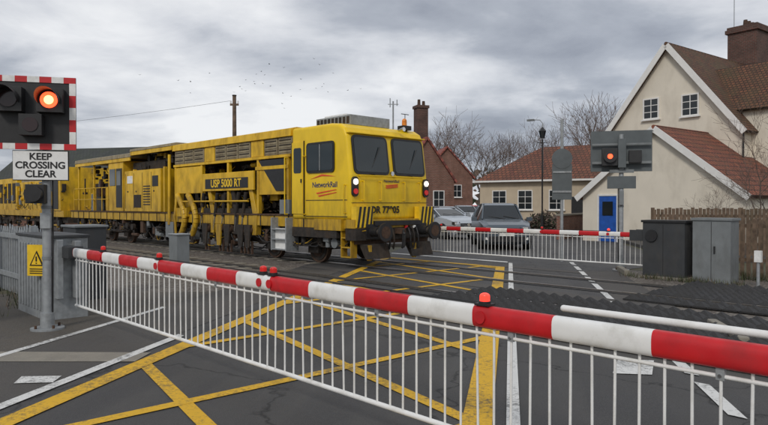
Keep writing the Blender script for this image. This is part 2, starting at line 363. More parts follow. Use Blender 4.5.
# ------------------------------------------------------------------ track machine (train)
T=empty('yellow_rail_maintenance_train',TW(-12.0,10.3),A)
W=2.9
mb=MB()
prof=[(.02,1.22),(.03,1.9),(.02,2.35),(-.12,3.35),(-.22,3.55),(-.42,3.66),(-.8,3.70),(-2.45,3.70),(-2.45,1.22)]
mb.prism([(x,.04,z) for x,z in prof],(0,W-.08,0),YELC)
mb.obj('cab_body',T,bevel=.09,seg=4)
up=Vector((-.14,0,1)).normalized(); fn=Vector((1,0,.14)).normalized()
mb=MB()
for y0,y1 in((.16,1.38),(1.54,2.74)):
    yc=(y0+y1)/2; c=Vector((-.048,yc,2.87))
    mb.rrect(c-fn*.02,(0,1,0),up,y1-y0,1.0,.13,.045,BLK)
    mb.rrect(c,(0,1,0),up,y1-y0-.12,.88,.09,.033,GLR)
    mb.cyl((.03,yc-.1,2.40),(-.015,yc+.3,3.1),.012,BLK,n=5)
    mb.cyl((.045,yc+.08,2.38),(.03,yc-.1,2.40),.02,BLK,n=5)
mb.rrect((-1.16,.035,2.84),(1,0,0),(0,0,1),1.16,.80,.1,.03,BLK)
for xc in(-1.445,-.875): mb.rrect((xc,.004,2.84),(1,0,0),(0,0,1),.50,.68,.07,.006,GLR)
mb.b2((-1.175,-.008,2.5),(-1.145,.03,3.18),GRY)
mb.b2((-2.40,.015,1.36),(-1.88,.08,3.3),YELC)
mb.rrect((-2.14,.012,2.8),(1,0,0),(0,0,1),.34,.68,.06,.006,GLR)
for x in(-2.42,-1.87): mb.b2((x,.010,1.3),(x+.015,.06,3.32),BLK)
mb.b2((-1.97,-.02,2.2),(-1.91,.02,2.3),BLK)
mb.b2((-1.8,.028,1.72),(-.1,.045,1.735),BLK); mb.b2((-1.8,.028,1.30),(-.1,.045,1.315),BLK)
mb.obj('cab_windows',T)
mb=MB()
mb.b2((-2.0,.55,3.69),(-.55,1.95,3.95),GRY)
for i in range(9):
    mb.b2((-1.95+i*.155,.53,3.73),(-1.86+i*.155,.56,3.91),DRK)
mb.b2((-1.7,.6,3.95),(-.8,1.9,4.0),WHT)
mb.b2((-.5,2.2,3.66),(-.25,2.5,3.78),BLK)
mb.cyl((-.38,2.35,3.78),(-.38,2.35,3.9),.07,AMB); mb.sph((-.38,2.35,3.92),.07,AMB)
mb.cyl((-.15,1.9,3.6),(.05,1.9,3.62),.03,CHR,r1=.06)
mb.tube([(-.6,2.6,3.68),(-.6,2.6,4.15)],.012,BLK)
mb.box((-.6,2.6,4.15),(.02,.3,.02),BLK)
mb.b2((-.18,.06,3.40),(-.06,W-.06,3.43),YELC)
mb.obj('roof_equipment',T,bevel=.01)
mb=MB()
for y in(.16,2.74):
    mb.rrect((.028,y,2.06),(0,1,0),(0,0,1),.2,.5,.09,.05,BLK)
    mb.cyl((.07,y,2.18),(.10,y,2.18),.07,HEAD,n=14)
    mb.cyl((.07,y,1.94),(.10,y,1.94),.07,REDO,n=14)
mb.cyl((.02,1.46,2.42),(.07,1.46,2.42),.06,CHR,n=12)
mb.obj('head_lamps',T)
mb=MB()
for y in(.42,1.02,1.88,2.48):
    mb.tube([(.02,y,1.72),(.11,y,1.72),(.11,y,2.2),(.02,y,2.2)],.016,YELC)
mb.tube([(.02,.3,2.34),(.09,.3,2.34),(.09,2.6,2.34),(.02,2.6,2.34)],.014,YELC)
for x in(-2.62,-1.80):
    mb.tube([(x,.03,1.35),(x,-.07,1.35),(x,-.07,2.9),(x,.03,2.9)],.018,YELC)
mb.tube([(-.15,.03,1.4),(-.15,-.04,1.4),(-.15,-.04,2.1),(-.15,.03,2.1)],.015,YELC)
mb.b2((.03,.06,1.655),(.04,W-.06,1.665),BLK)
mb.obj('grab_rails',T)
mb=MB()
mb.b2((-.1,.0,1.02),(.22,W,1.24),YEL)
mb.b2((-.15,.02,.72),(.24,W-.02,1.02),DRK)
for y in(.04,W-.60):
    z0,z1=1.04,1.56
    mb.b2((.05,y,z0),(.24,y+.56,z1),SGY)
    for k in range(4):
        yy=y+.02+k*.14
        mb.prism([(.243,yy,z0),(.243,yy+.07,z0),(.243,min(yy+.16,y+.56),z1),(.243,min(yy+.09,y+.52),z1)],(.006,0,0),BLK)
mb.b2((.22,.62,1.08),(.30,W-.62,1.2),BLK)
for y in(.55,W-.55):
    mb.cyl((.24,y,.93),(.5,y,.93),.12,BLK,n=16); mb.cyl((.5,y,.93),(.72,y,.93),.085,STEEL,n=16)
    mb.cyl((.70,y,.93),(.76,y,.93),.23,BLK,n=26); mb.cyl((.76,y,.93),(.765,y,.93),.15,RUST,n=20)
    mb.b2((.2,y-.2,.75),(.27,y+.2,1.12),BLK)
mb.b2((.24,1.36,.86),(.46,1.54,1.0),RUST); mb.cyl((.46,1.45,.97),(.46,1.45,.5),.035,BLK)
mb.tube([(.4,1.45,.95),(.52,1.45,.85),(.5,1.45,.55),(.42,1.45,.5)],.03,BLK)
for k,y in enumerate((.85,1.0,1.15,1.75,1.9,2.05)):
    c=[BLK,WHT,BLK,RED,BLK,WHT][k]
    mb.tube([(.24,y,1.02),(.36,y,1.0),(.42,y+.01,.82),(.42,y+.02,.66),(.36,y+.05,.48),(.26,y+.12,.55)],.022,BLK if k%2 else DRK)
    mb.box((.27,y,1.03),(.08,.07,.07),c)
for y0 in(.25,1.85):
    mb.prism([(.1,y0,.62),(.3,y0,.62),(.42,y0,.26),(.34,y0,.26)],(0,.8,0),DRK)
    mb.b2((.28,y0+.1,.22),(.36,y0+.2,.6),YEL)
mb.b2((-.05,.15,.62),(.12,W-.15,.73),RUST)
for y in(.1,W-.2):
    for k in range(3):
        mb.b2((-.35,y-.05,.28+k*.24),(.0,y+.15,.31+k*.24),YEL)
    mb.b2((-.37,y-.05,.28),(-.34,y+.15,1.0),YEL); mb.b2((0,y-.05,.28),(.03,y+.15,1.0),YEL)
mb.obj('buffer_beam',T,bevel=.008)

def wheel(mb,x,y,r=.42):
    mb.cyl((x,y,r+.03),(x,y+.13,r+.03),r,RUST,n=28); mb.cyl((x,y-.02,r+.03),(x,y,r+.03),r-.06,DRK,n=28)
    mb.cyl((x,y-.06,r+.03),(x,y-.02,r+.03),.13,GRY,n=14)
    mb.cyl((x,y-.03,r+.03),(x,y-.018,r+.03),r*.62,RUST,n=24)
mb=MB()
mb.b2((-20.5,.1,1.0),(-.1,.35,1.3),YEL); mb.b2((-20.5,W-.35,1.0),(-.1,W-.1,1.3),YEL)
mb.b2((-20.5,.36,1.05),(-.1,W-.36,1.25),DRK)
mb.b2((-20.5,.06,1.30),(-2.45,W-.06,1.345),RUST)
for i in range(27): mb.b2((-20.2+i*.7,.085,1.0),(-20.15+i*.7,.1,1.3),DRK)
mb.obj('main_frame',T,bevel=.01)
mb=MB()
mb.b2((-20,1.0,.42),(-.8,2.0,1.02),DRK)
for bx in(-1.9,-4.0,-14.6,-16.6,-18.3):
    for y in(.55,W-.68): wheel(mb,bx,y)
    mb.cyl((bx,.5,.45),(bx,W-.5,.45),.09,RUST)
    mb.b2((bx-.22,.36,.3),(bx+.22,.5,.62),DRK)
    for k in(-.33,.33):
        for j in range(7): mb.cyl((bx+k,.42,.60+j*.05),(bx+k,.42,.63+j*.05),.09,YEL if j%2 else DRK,n=10)
for a,b in((-4.9,-1.0),(-19,-14)):
    mb.prism([(a,.37,.60),(a+.3,.37,.46),(b-.3,.37,.46),(b,.37,.60),(b,.37,.80),(a,.37,.80)],(0,.12,0),DRK); mb.b2((a,.38,.9),(b,.9,1.04),DRK)
mb.obj('bogies',T)
mb=MB()
rr=random.Random(3)
def clutter(mb,xa,xb,ya,yb,za,zb,n,mats,smax=.45):
    for i in range(n):
        x=rr.uniform(xa,xb); y=rr.uniform(ya,yb); z=rr.uniform(za,zb); m=rr.choice(mats); k=rr.random()
        if k<.4:
            mb.b2((x,y,z),(min(xb,x+rr.uniform(.08,smax)),y+rr.uniform(.08,.3),min(zb,z+rr.uniform(.06,smax))),m)
        elif k<.6:
            l=rr.uniform(.2,.8)
            if rr.random()<.5: mb.cyl((x,y,z),(min(xb,x+l),y,z),rr.uniform(.025,.08),m,n=10)
            else: mb.cyl((x,y,z),(x,y,max(za,z-l)),rr.uniform(.025,.08),m,n=10)
        elif k<.72: mb.cyl((x,y,z),(x,y+.12,z),rr.uniform(.05,.14),m,n=14)
        else:
            l=rr.uniform(.3,1.2); sag=rr.uniform(.08,.35); pts=[]
            for j in range(6):
                f=j/5; pts.append((x+l*f,y-.03,max(za,z-sag*4*f*(1-f)+rr.uniform(-.02,.02))))
            mb.tube(pts,rr.uniform(.012,.022),rr.choice([BLK,BLK,DRK,YEL]),5)
clutter(mb,-13.6,-5.0,.1,.8,.28,1.0,190,[DRK,DRK,BLK,RUST,YEL,DRK,GRC,DRK],.5)
clutter(mb,-20,-13.6,.1,.3,.55,1.0,60,[DRK,DRK,BLK,RUST,YEL],.35)
clutter(mb,-4.9,-.4,.1,.32,.5,1.0,60,[DRK,BLK,RUST,DRK,GRC],.35)
mb.b2((-3.2,.0,.35),(-2.5,.05,.95),WHT)
for k in range(3): mb.b2((-3.2,-.12,.35+k*.28),(-2.5,.3,.38+k*.28),GRY)
for xx in (-3.2,-2.5): mb.b2((xx-.02,-.13,.33),(xx+.02,.3,1.25),GRY)
mb.b2((-2.4,.02,.75),(-.5,.5,1.0),DRK); mb.b2((-1.4,.0,.95),(-.3,.3,1.24),YEL)
mb.b2((-3.0,.02,1.35),(-2.55,.5,1.75),GRC)
mb.obj('underframe_equipment',T,bevel=.005,seg=1)
mb=MB()
def roofseg(xa,xb,z,th=.22,yA=.0,yB=W,m=YEL):
    mb.prism([(xa,yA,z-th),(xa,yA+.02,z-.05),(xa,yA+.22,z),(xa,yB-.22,z),(xa,yB-.02,z-.05),(xa,yB,z-th)],(xb-xa,0,0),m)
roofseg(-9.6,-2.45,3.76,.26)
roofseg(-13.2,-9.62,3.84,.14,-.05,W+.05,BEI)
roofseg(-19.6,-13.22,3.70,.2,-.02,W,BEI)
mb.b2((-13.2,-.03,3.55),(-9.62,.03,3.70),YEL); mb.b2((-19.6,.0,3.36),(-13.3,.05,3.5),YEL)
for i in range(10):
    xa=-9.5+i*.71
    mb.b2((xa,.06,3.02),(xa+.66,.12,3.49),BEI if i not in(3,7) else YEL)
    if i in(3,7): continue
    for j in range(6): mb.b2((xa+.05,.045,3.06+j*.068),(xa+.61,.06,3.09+j*.068),DRK if j%2 else BEI)
mb.b2((-9.55,.02,2.93),(-2.5,.1,3.01),YEL)
mb.obj('canopy_roof',T,bevel=.01)
mb=MB()
mb.b2((-9.5,1.2,1.35),(-2.6,W-.2,3.48),DRK)
mb.b2((-12.9,1.3,1.35),(-9.55,W-.2,3.7),DRK)
for x in(-2.7,-4.2,-5.9,-7.6,-9.5,-10.4,-13.1):
    mb.b2((x,.04,1.35),(x+.1,.16,3.0),YEL)
mb.b2((-7.4,.0,2.05),(-4.3,.06,2.62),YEL)
mb.b2((-7.2,-.012,2.12),(-4.6,.01,2.44),BLK)
mb.b2((-9.4,.05,2.0),(-7.5,.12,2.9),YEL)
mb.b2((-4.1,.06,1.9),(-2.8,.14,2.9),YEL)
mb.prism([(-4.1,.03,2.9),(-2.8,.03,2.9),(-2.8,.03,2.0),(-3.2,.03,2.0)],(0,.02,0),BLK)
mb.b2((-4.25,.02,2.62),(-2.6,.07,2.72),YEL)
clutter(mb,-9.4,-2.7,.15,1.1,1.4,2.0,150,[YEL,DRK,BLK,RUST,DRK,GRY,DRK],.4)
clutter(mb,-9.4,-2.7,.3,1.1,2.0,2.95,80,[YEL,DRK,BLK,RUST,YEL,DRK],.4)
clutter(mb,-12.9,-9.6,.2,1.1,2.95,3.6,60,[YEL,DRK,BLK,RUST,DRK],.4)
# tamping units: dark tine frames hung between a few heavy yellow arms
for i,x in enumerate((-4.7,-5.75,-7.2)):
    m=YEL if i!=1 else DRK
    mb.prism([(x,.08,2.05),(x+.2,.08,2.05),(x+.46,.08,1.3),(x+.38,.08,.7),(x+.18,.08,.7),(x+.22,.08,1.3)],(0,.18,0),m)
for i,x in enumerate((-4.9,-5.3,-6.1,-6.6,-7.5)):
    mb.cyl((x+.1,.05,1.98),(x-.15,.1,1.25),.06,DRK,n=10); mb.cyl((x-.15,.1,1.25),(x-.25,.1,.8),.03,CHR,n=8)
    mb.cyl((x+.3,.02,.85),(x+.3,.3,.85),.13,RUST,n=14)
    mb.prism([(x+.05,-.01,1.0),(x+.42,-.01,1.0),(x+.34,-.01,.32),(x+.14,-.01,.32)],(0,.05,0),YEL if i==3 else DRK)
    mb.b2((x+.08,.1,.12),(x+.14,.16,.5),RUST); mb.b2((x+.28,.1,.12),(x+.34,.16,.5),RUST)
mb.b2((-7.9,.1,1.35),(-4.4,.3,1.5),DRK)
# curved big yellow arms at the rear of the bay
for x in(-9.2,-8.4):
    pts=[]
    for j in range(11):
        f=j/10; pts.append((x+.55*math.sin(f*2.6),.0,1.95-1.35*f))
    mb.tube(pts,.10,YEL,12)
mb.b2((-9.3,-.02,1.2),(-8.5,.1,1.5),YEL)
mb.tube([(-9.3,.02,1.8),(-9.3,-.05,1.2),(-9.3,0,.5),(-8.7,0,.4)],.05,YEL,8)
mb.tube([(-9.8,.0,3.4),(-9.8,-.02,.9)],.06,YEL,8)
mb.tube([(-9.0,.0,1.72),(-4.6,.0,1.72)],.03,YEL,8)
mb.b2((-10.1,-.02,.45),(-9.5,.12,1.0),GRC)
mb.obj('tamping_machinery',T,bevel=.005,seg=1)
mb=MB()
mb.b2((-13.9,.03,1.35),(-10.6,1.9,2.95),YEL)
for i in range(4):
    xa=-13.8+i*.8
    mb.b2((xa,.018,1.45),(xa+.015,.04,2.85),BLK)
    mb.b2((xa+.2,.01,2.1),(xa+.28,.04,2.16),BLK)
for j in range(8): mb.b2((-12.1,.012,1.6+j*.1),(-11.5,.04,1.64+j*.1),BLK)
mb.b2((-13.0,.015,1.5),(-12.3,.04,2.0),DRK)
mb.b2((-11.3,.015,2.3),(-10.8,.04,2.7),BLK)
mb.b2((-13.6,.01,2.45),(-13.1,.04,2.75),WHT)
mb.b2((-13.7,.3,2.95),(-10.8,1.8,3.3),DRK)
mb.b2((-15.6,.05,1.35),(-14.1,W-.1,3.4),YEL)
mb.b2((-15.5,.03,2.4),(-14.9,.1,3.1),GLR); mb.b2((-14.8,.03,1.5),(-14.2,.1,3.1),BLK)
mb.b2((-14.7,.02,2.4),(-14.3,.1,3.0),GLR)
for i in range(7):
    x=-19.9+i*.7; mb.tube([(x,.05,1.35),(x,.05,2.35)],.02,YEL)
for z in(1.85,2.35): mb.tube([(-19.9,.05,z),(-15.7,.05,z)],.02,YEL)
mb.b2((-19.5,.8,1.35),(-17.4,2.4,2.6),DRK); mb.b2((-17.2,.5,1.35),(-16.2,2.2,2.4),YEL); mb.b2((-18.4,.3,1.35),(-17.9,.7,2.1),GRC)
clutter(mb,-19.6,-15.7,.3,1.2,1.4,3.3,60,[YEL,DRK,BLK,RUST,DRK,GRC],.4)
for x in(-19.5,-17.6,-15.8): mb.b2((x,.1,1.35),(x+.08,.18,3.5),YEL)
mb.obj('engine_cabinet',T,bevel=.01,seg=1)
text('USP 5000 RT',T,(-5.9,-.016,2.275),(R(90),0,0),.34,SGY,'number_lettering',bold=.008)
text('NetworkRail',T,(-1.0,.037,2.12),(R(90),0,0),.2,NAVY,'operator_lettering',bold=.004)
text('NetworkRail',T,(.036,1.45,2.22),(R(90),0,R(90)),.11,NAVY,'operator_lettering_front')
text('DR 77905',T,(.046,1.22,1.47),(R(90),0,R(90)),.25,TXT,'fleet_lettering',bold=.007)
mb=MB()
for k in range(2):
    mb.prism([(-1.35+k*.08,.034,1.92-k*.07),(-.55+k*.03,.034,2.0-k*.07),(-.5,.034,1.985-k*.07),(-1.3+k*.08,.034,1.885-k*.07)],(0,-.004,0),ORG)
mb.prism([(-1.6,.034,2.28),(-1.1,.034,2.4),(-.55,.034,2.33),(-1.1,.034,2.35)],(0,-.004,0),ORG)
for k in range(2):
    mb.prism([(.038,1.22,2.11-k*.05),(.038,1.68,2.15-k*.05),(.038,1.68,2.12-k*.05),(.038,1.27,2.08-k*.05)],(.004,0,0),ORG)
mb.obj('logo',T)

T2=empty('yellow_rail_maintenance_train',TW(-33.6,10.3),A)
mb=MB()
mb.b2((-16,.1,1.0),(0,W-.1,1.32),YEL); mb.b2((-16,.3,.7),(0,W-.3,1.0),DRK)
mb.b2((-2.6,.05,1.32),(-.3,W-.05,3.5),YEL); mb.b2((-2.3,.03,2.3),(-1.5,.1,3.1),GLR); mb.b2((-1.3,.03,1.4),(-.6,.1,3.1),BLK)
mb.b2((-8,.2,1.32),(-3.2,W-.2,2.9),YEL)
for i in range(6): mb.b2((-7.9+i*.8,.18,1.4),(-7.88+i*.8,.22,2.8),BLK)
mb.b2((-7.0,.17,1.9),(-5.2,.21,2.4),BLK); mb.b2((-8,.3,2.9),(-3.5,W-.3,3.25),BEI)
mb.b2((-15.5,.2,1.32),(-8.6,W-.2,3.2),YEL)
for i in range(7): mb.b2((-15.2+i*.95,.17,1.7),(-14.6+i*.95,.21,2.9),DRK)
for bx in(-2,-4,-12,-14):
    for y in(.55,W-.68): wheel(mb,bx,y)
    mb.b2((bx-.6,.36,.45),(bx+.6,.5,.72),DRK)
clutter(mb,-15.8,-.2,.1,.4,.45,1.0,80,[DRK,DRK,BLK,RUST,YEL],.4)
clutter(mb,-15.8,-.2,.05,.15,1.35,2.9,50,[DRK,YEL,BLK,YEL,GRC],.4)
mb.obj('body',T2,bevel=.01,seg=1)
text('USP 5000 C',T2,(-6.1,.165,2.15),(R(90),0,0),.34,SGY,'number_lettering')

# ------------------------------------------------------------------ barriers
def barrier(origin_s,d,x0,x1,h,redstart,lamps,lit=(),rad=.066):
    e=empty('level_crossing_barrier',TW(origin_s,d),A)
    mb=MB(); step=.527
    k=math.floor((x0-redstart)/step); 
    while redstart+k*step<x1:
        a=max(x0,redstart+k*step); b=min(x1,redstart+(k+1)*step); m=RED if k%2==0 else WHT
        if b-a>.01:
            n=28; pts=[]
            for i in range(n):
                t=2*math.pi*(i+.5)/n; cx,cz=math.cos(t),math.sin(t)
                f=1/max(abs(cx)**3+abs(cz)**3,1e-6)**(1/3)
                pts.append((a,cx*f*rad*.62,h+cz*f*rad*.97))
            vs=pts+[(b,p[1],p[2]) for p in pts]
            mb.add(vs,[(i,(i+1)%n,n+(i+1)%n,n+i) for i in range(n)],m,True)
            mb.add(vs,[tuple(range(n)),tuple(range(n,2*n))],m)
        k+=1
    mb.obj('boom',e)
    mb=MB()
    zb=.235
    mb.cyl((x0+.05,0,zb),(x1-.05,0,zb),.018,WHT,n=10)
    mb.cyl((x0+.05,0,h-rad-.035),(x1-.05,0,h-rad-.035),.010,WHT,n=8)
    x=x0+.08; i=0; r_=random.Random(4)
    while x<x1-.05:
        dx=r_.gauss(0,.004); dy=r_.gauss(0,.004)
        mb.cyl((x,dy,zb),(x+dx,0,h-rad+.01),.0075,WHT,n=8,caps=False)
        if i%9==4: mb.b2((x-.018,-.012,h-rad-.05),(x+.018,.012,h-rad+.01),GRY); mb.cyl((x,-.013,h-rad-.03),(x,-.02,h-rad-.03),.008,CHR,n=6)
        x+=.122; i+=1
    mb.obj('skirt',e)
    mb=MB()
    for j,l in enumerate(lamps):
        lm=REDM if j in lit else REDO
        mb.b2((l-.05,-.035,h+rad),(l+.05,.035,h+rad+.012),BLK)
        mb.cyl((l,-.0,h+rad+.01),(l,.0,h+rad+.025),.036,BLK,n=14)
        mb.cyl((l,0,h+rad+.025),(l,0,h+rad+.055),.030,lm,n=14); mb.sph((l,0,h+rad+.055),.030,lm,(1,1,.6),14)
        mb.cyl((l,-.042,h),(l,-.052,h),.036,RED,n=18)
    mb.tube([(x0,.02,h+rad+.008),(lamps[0],.02,h+rad+.008)],.006,BLK,5)
    mb.obj('boom_lamps',e)
    return e
nb=barrier(0,3.0,-9.25,2.2,.95,-1.287,[-2.28,-4.45,-4.60,-6.6,-8.2],lit=(0,))
mb=MB()
mb.b2((-10.9,-.28,.0),(-9.55,.28,1.14),GRY); mb.b2((-10.95,-.3,1.14),(-9.5,.3,1.18),DGC)
for i in range(9): mb.b2((-10.8+i*.14,-.295,.12),(-10.74+i*.14,-.28,1.05),GRY)
mb.b2((-9.9,-.1,.87),(-9.2,.1,1.03),DGC); mb.b2((-9.62,.06,.3),(-9.4,.14,1.1),GRY)
mb.b2((-9.66,-.16,.3),(-9.44,-.08,1.12),GRY)
mb.obj('barrier_machine',nb,bevel=.01)
mb=MB()
mb.cyl((-2.12,0,.95),(2.5,0,.95),.021,WHT,n=14); mb.sph((-2.12,0,.95),.021,WHT)
mb.cyl((2.4,0,0),(2.4,0,1.05),.05,WHT,n=12)
mb.obj('white_tubular_barrier',None,TW(0,3.6),A)

fb=barrier(0,14.22,-13.1,-6.2,.92,-6.9,[-7.2,-9.0,-12.4],lit=(0,),rad=.058)
mb=MB()
mb.b2((-6.25,-.3,.0),(-5.35,.3,1.22),DGC); mb.b2((-6.28,-.33,1.22),(-5.32,.33,1.27),BLK)
mb.b2((-6.6,-.2,.8),(-6.2,-.12,1.04),DGC); mb.b2((-6.6,.12,.8),(-6.2,.2,1.04),DGC)
mb.cyl((-6.05,-.34,.93),(-6.05,-.3,.93),.13,BLK,n=16); mb.b2((-5.81,-.306,.08),(-5.80,-.3,1.18),BLK)
mb.b2((-6.3,-.36,0),(-5.3,.36,.05),CONC)
mb.obj('barrier_machine',fb,bevel=.012)
mb=MB(); mb.b2((-.37,-.25,0),(.37,.25,1.28),GRC); mb.b2((-.4,-.28,1.28),(.4,.28,1.33),GRC); mb.b2((-.005,-.256,.06),(.005,-.25,1.25),BLK); mb.b2((.05,-.27,.6),(.08,-.25,.75),BLK)
mb.obj('equipment_cabinet',None,TW(-4.85,14.25),A,bevel=.01)
mb=MB(); mb.b2((-.32,-.25,0),(.32,.25,1.22),DGC); mb.b2((-.35,-.28,1.22),(.35,.28,1.26),GRC)
mb.obj('equipment_cabinet',None,(-5.15,11.0,0),A,bevel=.01)
mb=MB(); mb.b2((-.18,-.15,.3),(.18,.15,.95),GRC); mb.cyl((0,0,0),(0,0,.3),.04,GRY); mb.b2((-.2,-.17,.95),(.2,.17,.98),GRY)
mb.obj('trackside_box',None,(-4.45,13.9,0),A,bevel=.01)
mb=MB(); mb.cyl((0,0,0),(0,0,.55),.03,GRY); mb.b2((-.06,-.05,.5),(.06,.05,.72),WHT)
mb.obj('marker_post',None,(7.2,12.3,0),A)

s=empty('warning_sign',TW(-9.70,2.66),R(-10))
mb=MB(); mb.b2((-.15,-.01,.62),(.15,.01,1.05),SGY)
mb.prism([(-.11,-.012,.76),(.11,-.012,.76),(0,-.012,.97)],(0,-.004,0),TXT); mb.prism([(-.08,-.017,.775),(.08,-.017,.775),(0,-.017,.935)],(0,-.003,0),SGY)
mb.b2((-.01,-.024,.82),(.01,-.02,.89),TXT); mb.b2((-.01,-.024,.79),(.01,-.02,.805),TXT)
for k in range(3): mb.b2((-.11,-.015,.65+k*.03),(.11,-.0105,.662+k*.03),TXT)
mb.obj('plate',s)

# ------------------------------------------------------------------ wig-wag signals
def wigwag(loc,rz,w,h,z0,ox=0):
    e=empty('level_crossing_signal',loc,rz)
    mb=MB()
    mb.cyl((0,0,0),(0,0,z0+h*.9),.055,GRY,n=16)
    mb.cyl((0,0,0),(0,0,.03),.2,GRY,n=20); mb.cyl((0,0,.03),(0,0,.22),.085,GRY,n=16)
    for a in range(4): mb.cyl((.15*math.cos(a*1.57+.7),.15*math.sin(a*1.57+.7),.03),(.15*math.cos(a*1.57+.7),.15*math.sin(a*1.57+.7),.07),.018,RUST,n=6)
    mb.tube([(.06,.0,.1),(.07,0,1.3),(.07,0,2.2)],.012,BLK,6)
    for z in(.9,1.55,2.1): mb.cyl((0,0,z),(0,0,z+.04),.062,GRC,n=16)
    mb.obj('post',e)
    mb=MB(); x0=ox-w/2
    mb.b2((x0,-.10,z0),(x0+w,-.075,z0+h),BLK)
    mb.b2((x0+.003,-.074,z0+.003),(x0+w-.003,-.068,z0+h-.003),SGB)
    b=.075; nn=7
    for i in range(nn):
        m=RED if i%2==0 else WHT
        xa=x0+w*i/nn; xb=x0+w*(i+1)/nn
        mb.b2((xa,-.112,z0+h-b),(xb,-.1005,z0+h),m); mb.b2((xa,-.112,z0),(xb,-.1005,z0+b),m)
    hh=h-2*b
    for i in range(5):
        m=WHT if i%2==0 else RED
        za=z0+b+hh*i/5; zb=z0+b+hh*(i+1)/5
        mb.b2((x0,-.112,za),(x0+b,-.1005,zb),m); mb.b2((x0+w-b,-.112,za),(x0+w,-.1005,zb),m)
    mb.obj('backboard',e)
    mb=MB()
    zc=z0+h*.66
    for i,x in enumerate((ox-w*.25,ox+w*.22)):
        mb.b2((x-.15,-.26,zc-.15),(x+.15,-.102,zc+.15),BLK)
        n=18; vs=[];
        for k in range(n+1):
            t=R(-20)+R(220)*k/n
            vs.append((x+.128*math.cos(t),-.26,zc+.128*math.sin(t)))
        for k in range(n+1):
            t=R(-20)+R(220)*k/n; sh=math.sin(math.pi*k/n)
            vs.append((x+.128*math.cos(t),-.26-(.06+.2*max(0,sh)**.6),zc+.128*math.sin(t)))
        mb.add(vs,[(k,k+1,n+2+k,n+1+k) for k in range(n)],BLK,True)
        lm=REDL if (i==1) else LENS
        mb.cyl((x,-.262,zc),(x,-.275,zc),.10,lm,n=28)
        if i==1: mb.sph((x,-.272,zc),.06,REDH,(1,.15,1),16)
    mb.b2((ox-.13,-.26,zc-.44),(ox+.13,-.102,zc-.18),BLK); mb.cyl((ox,-.262,zc-.31),(ox,-.27,zc-.31),.09,LENS,n=20)
    mb.obj('lamp_heads',e,bevel=.006)
    return e
w=wigwag((-4.32,8.2,0),R(14),.98,.92,2.30,ox=-.12)
mb=MB(); mb.b2((-.36,-.10,1.92),(.27,-.08,2.28),WHT); mb.b2((-.37,-.079,1.91),(.28,-.07,2.29),TXT)
mb.obj('plate',w)
for i,tx in enumerate(('KEEP','CROSSING','CLEAR')):
    text(tx,w,(-.045,-.103,2.21-i*.11),(R(90),0,0),.12,TXT,'sign_lettering',bold=.003)
mb=MB()
mb.b2((-.2,-.2,1.62),(.02,-.02,1.86),BLK); mb.cyl((-.09,-.2,1.74),(-.09,-.3,1.74),.1,BLK,n=16)
mb.b2((-.06,-.09,1.3),(.06,.0,1.5),GRY)
mb.obj('pedestrian_lamp',w,bevel=.006)
w2=wigwag((5.78,15.6,0),R(165),1.42,1.0,2.42)
mb=MB(); mb.b2((-.33,.05,2.0),(.33,.07,2.3),SGB); mb.b2((-.05,-.05,1.6),(.05,.12,1.95),GRC)
mb.b2((-.09,.06,2.5),(.09,.2,3.2),SGB); mb.b2((-.68,.0,3.05),(.68,.05,3.1),GRC); mb.b2((-.68,.0,2.6),(.68,.05,2.66),GRC)
mb.b2((.10,.02,2.55),(.46,.22,2.97),BLK); mb.cyl((.28,.22,2.77),(.28,.30,2.77),.15,BLK,n=22); mb.cyl((.28,.30,2.77),(.28,.31,2.77),.06,REDL,n=20)
mb.b2((-.45,.02,2.62),(-.16,.14,2.92),BLK)
mb.b2((-.28,.07,2.38),(.28,.1,2.46),GRC)
mb.obj('rear_brackets',w2,bevel=.006)
e=empty('traffic_sign',(5.0,18.0,0),R(-10)); mb=MB()
mb.cyl((0,0,0),(0,0,4.0),.045,GRY); mb.b2((-.27,-.05,1.75),(.27,-.03,2.75),SGB); mb.cyl((0,-.06,2.9),(0,-.03,2.9),.28,SGB,n=24); mb.b2((-.25,-.07,1.95),(.25,-.05,2.0),GRY); mb.b2((-.25,-.07,2.5),(.25,-.05,2.55),GRY)
mb.obj('sign',e)

# ------------------------------------------------------------------ fences
def fence(name,pa,pb,h,gap,w,mat,posts=2.4,pointed=False,rail=(.3,.85)):
    pa=Vector(pa);pb=Vector(pb); L=(pb-pa).length; rz=math.atan2(pb.y-pa.y,pb.x-pa.x); mb=MB(); x=0; r=random.Random(int(L*100))
    while x<L:
        hh=h+r.uniform(-.04,.03); lean=r.uniform(-.015,.015)
        if pointed: mb.prism([(x,-.012,.05),(x+w,-.012,.05),(x+w+lean,-.012,hh-.08),(x+w/2+lean,-.012,hh),(x+lean,-.012,hh-.08)],(0,.02,0),mat)
        else: mb.b2((x,-.012,.05),(x+w,.012,hh),mat)
        x+=gap
    for f in rail: mb.b2((0,.02,h*f-.04),(L,.06,h*f+.04),mat)
    x=0
    while x<=L: mb.b2((x-.05,.06,0),(x+.05,.16,h+.02),mat); x+=posts
    mb.obj(name,None,pa,rz)
fence('timber_fence',TW(-6.2,15.3),TW(6,15.3),1.35,.125,.08,TIMB,pointed=True)
fence('timber_fence',(8.2,19.5,0),(14.5,17.5,0),1.5,.105,.09,TIMB)
fence('palisade_fence',TW(-11.1,3.1),TW(-17,3.1),1.25,.15,.06,GRY,pointed=True)
fence('palisade_fence',(-5.6,8.0,0),(-9.6,10.4,0),1.3,.14,.055,GRY,pointed=True)

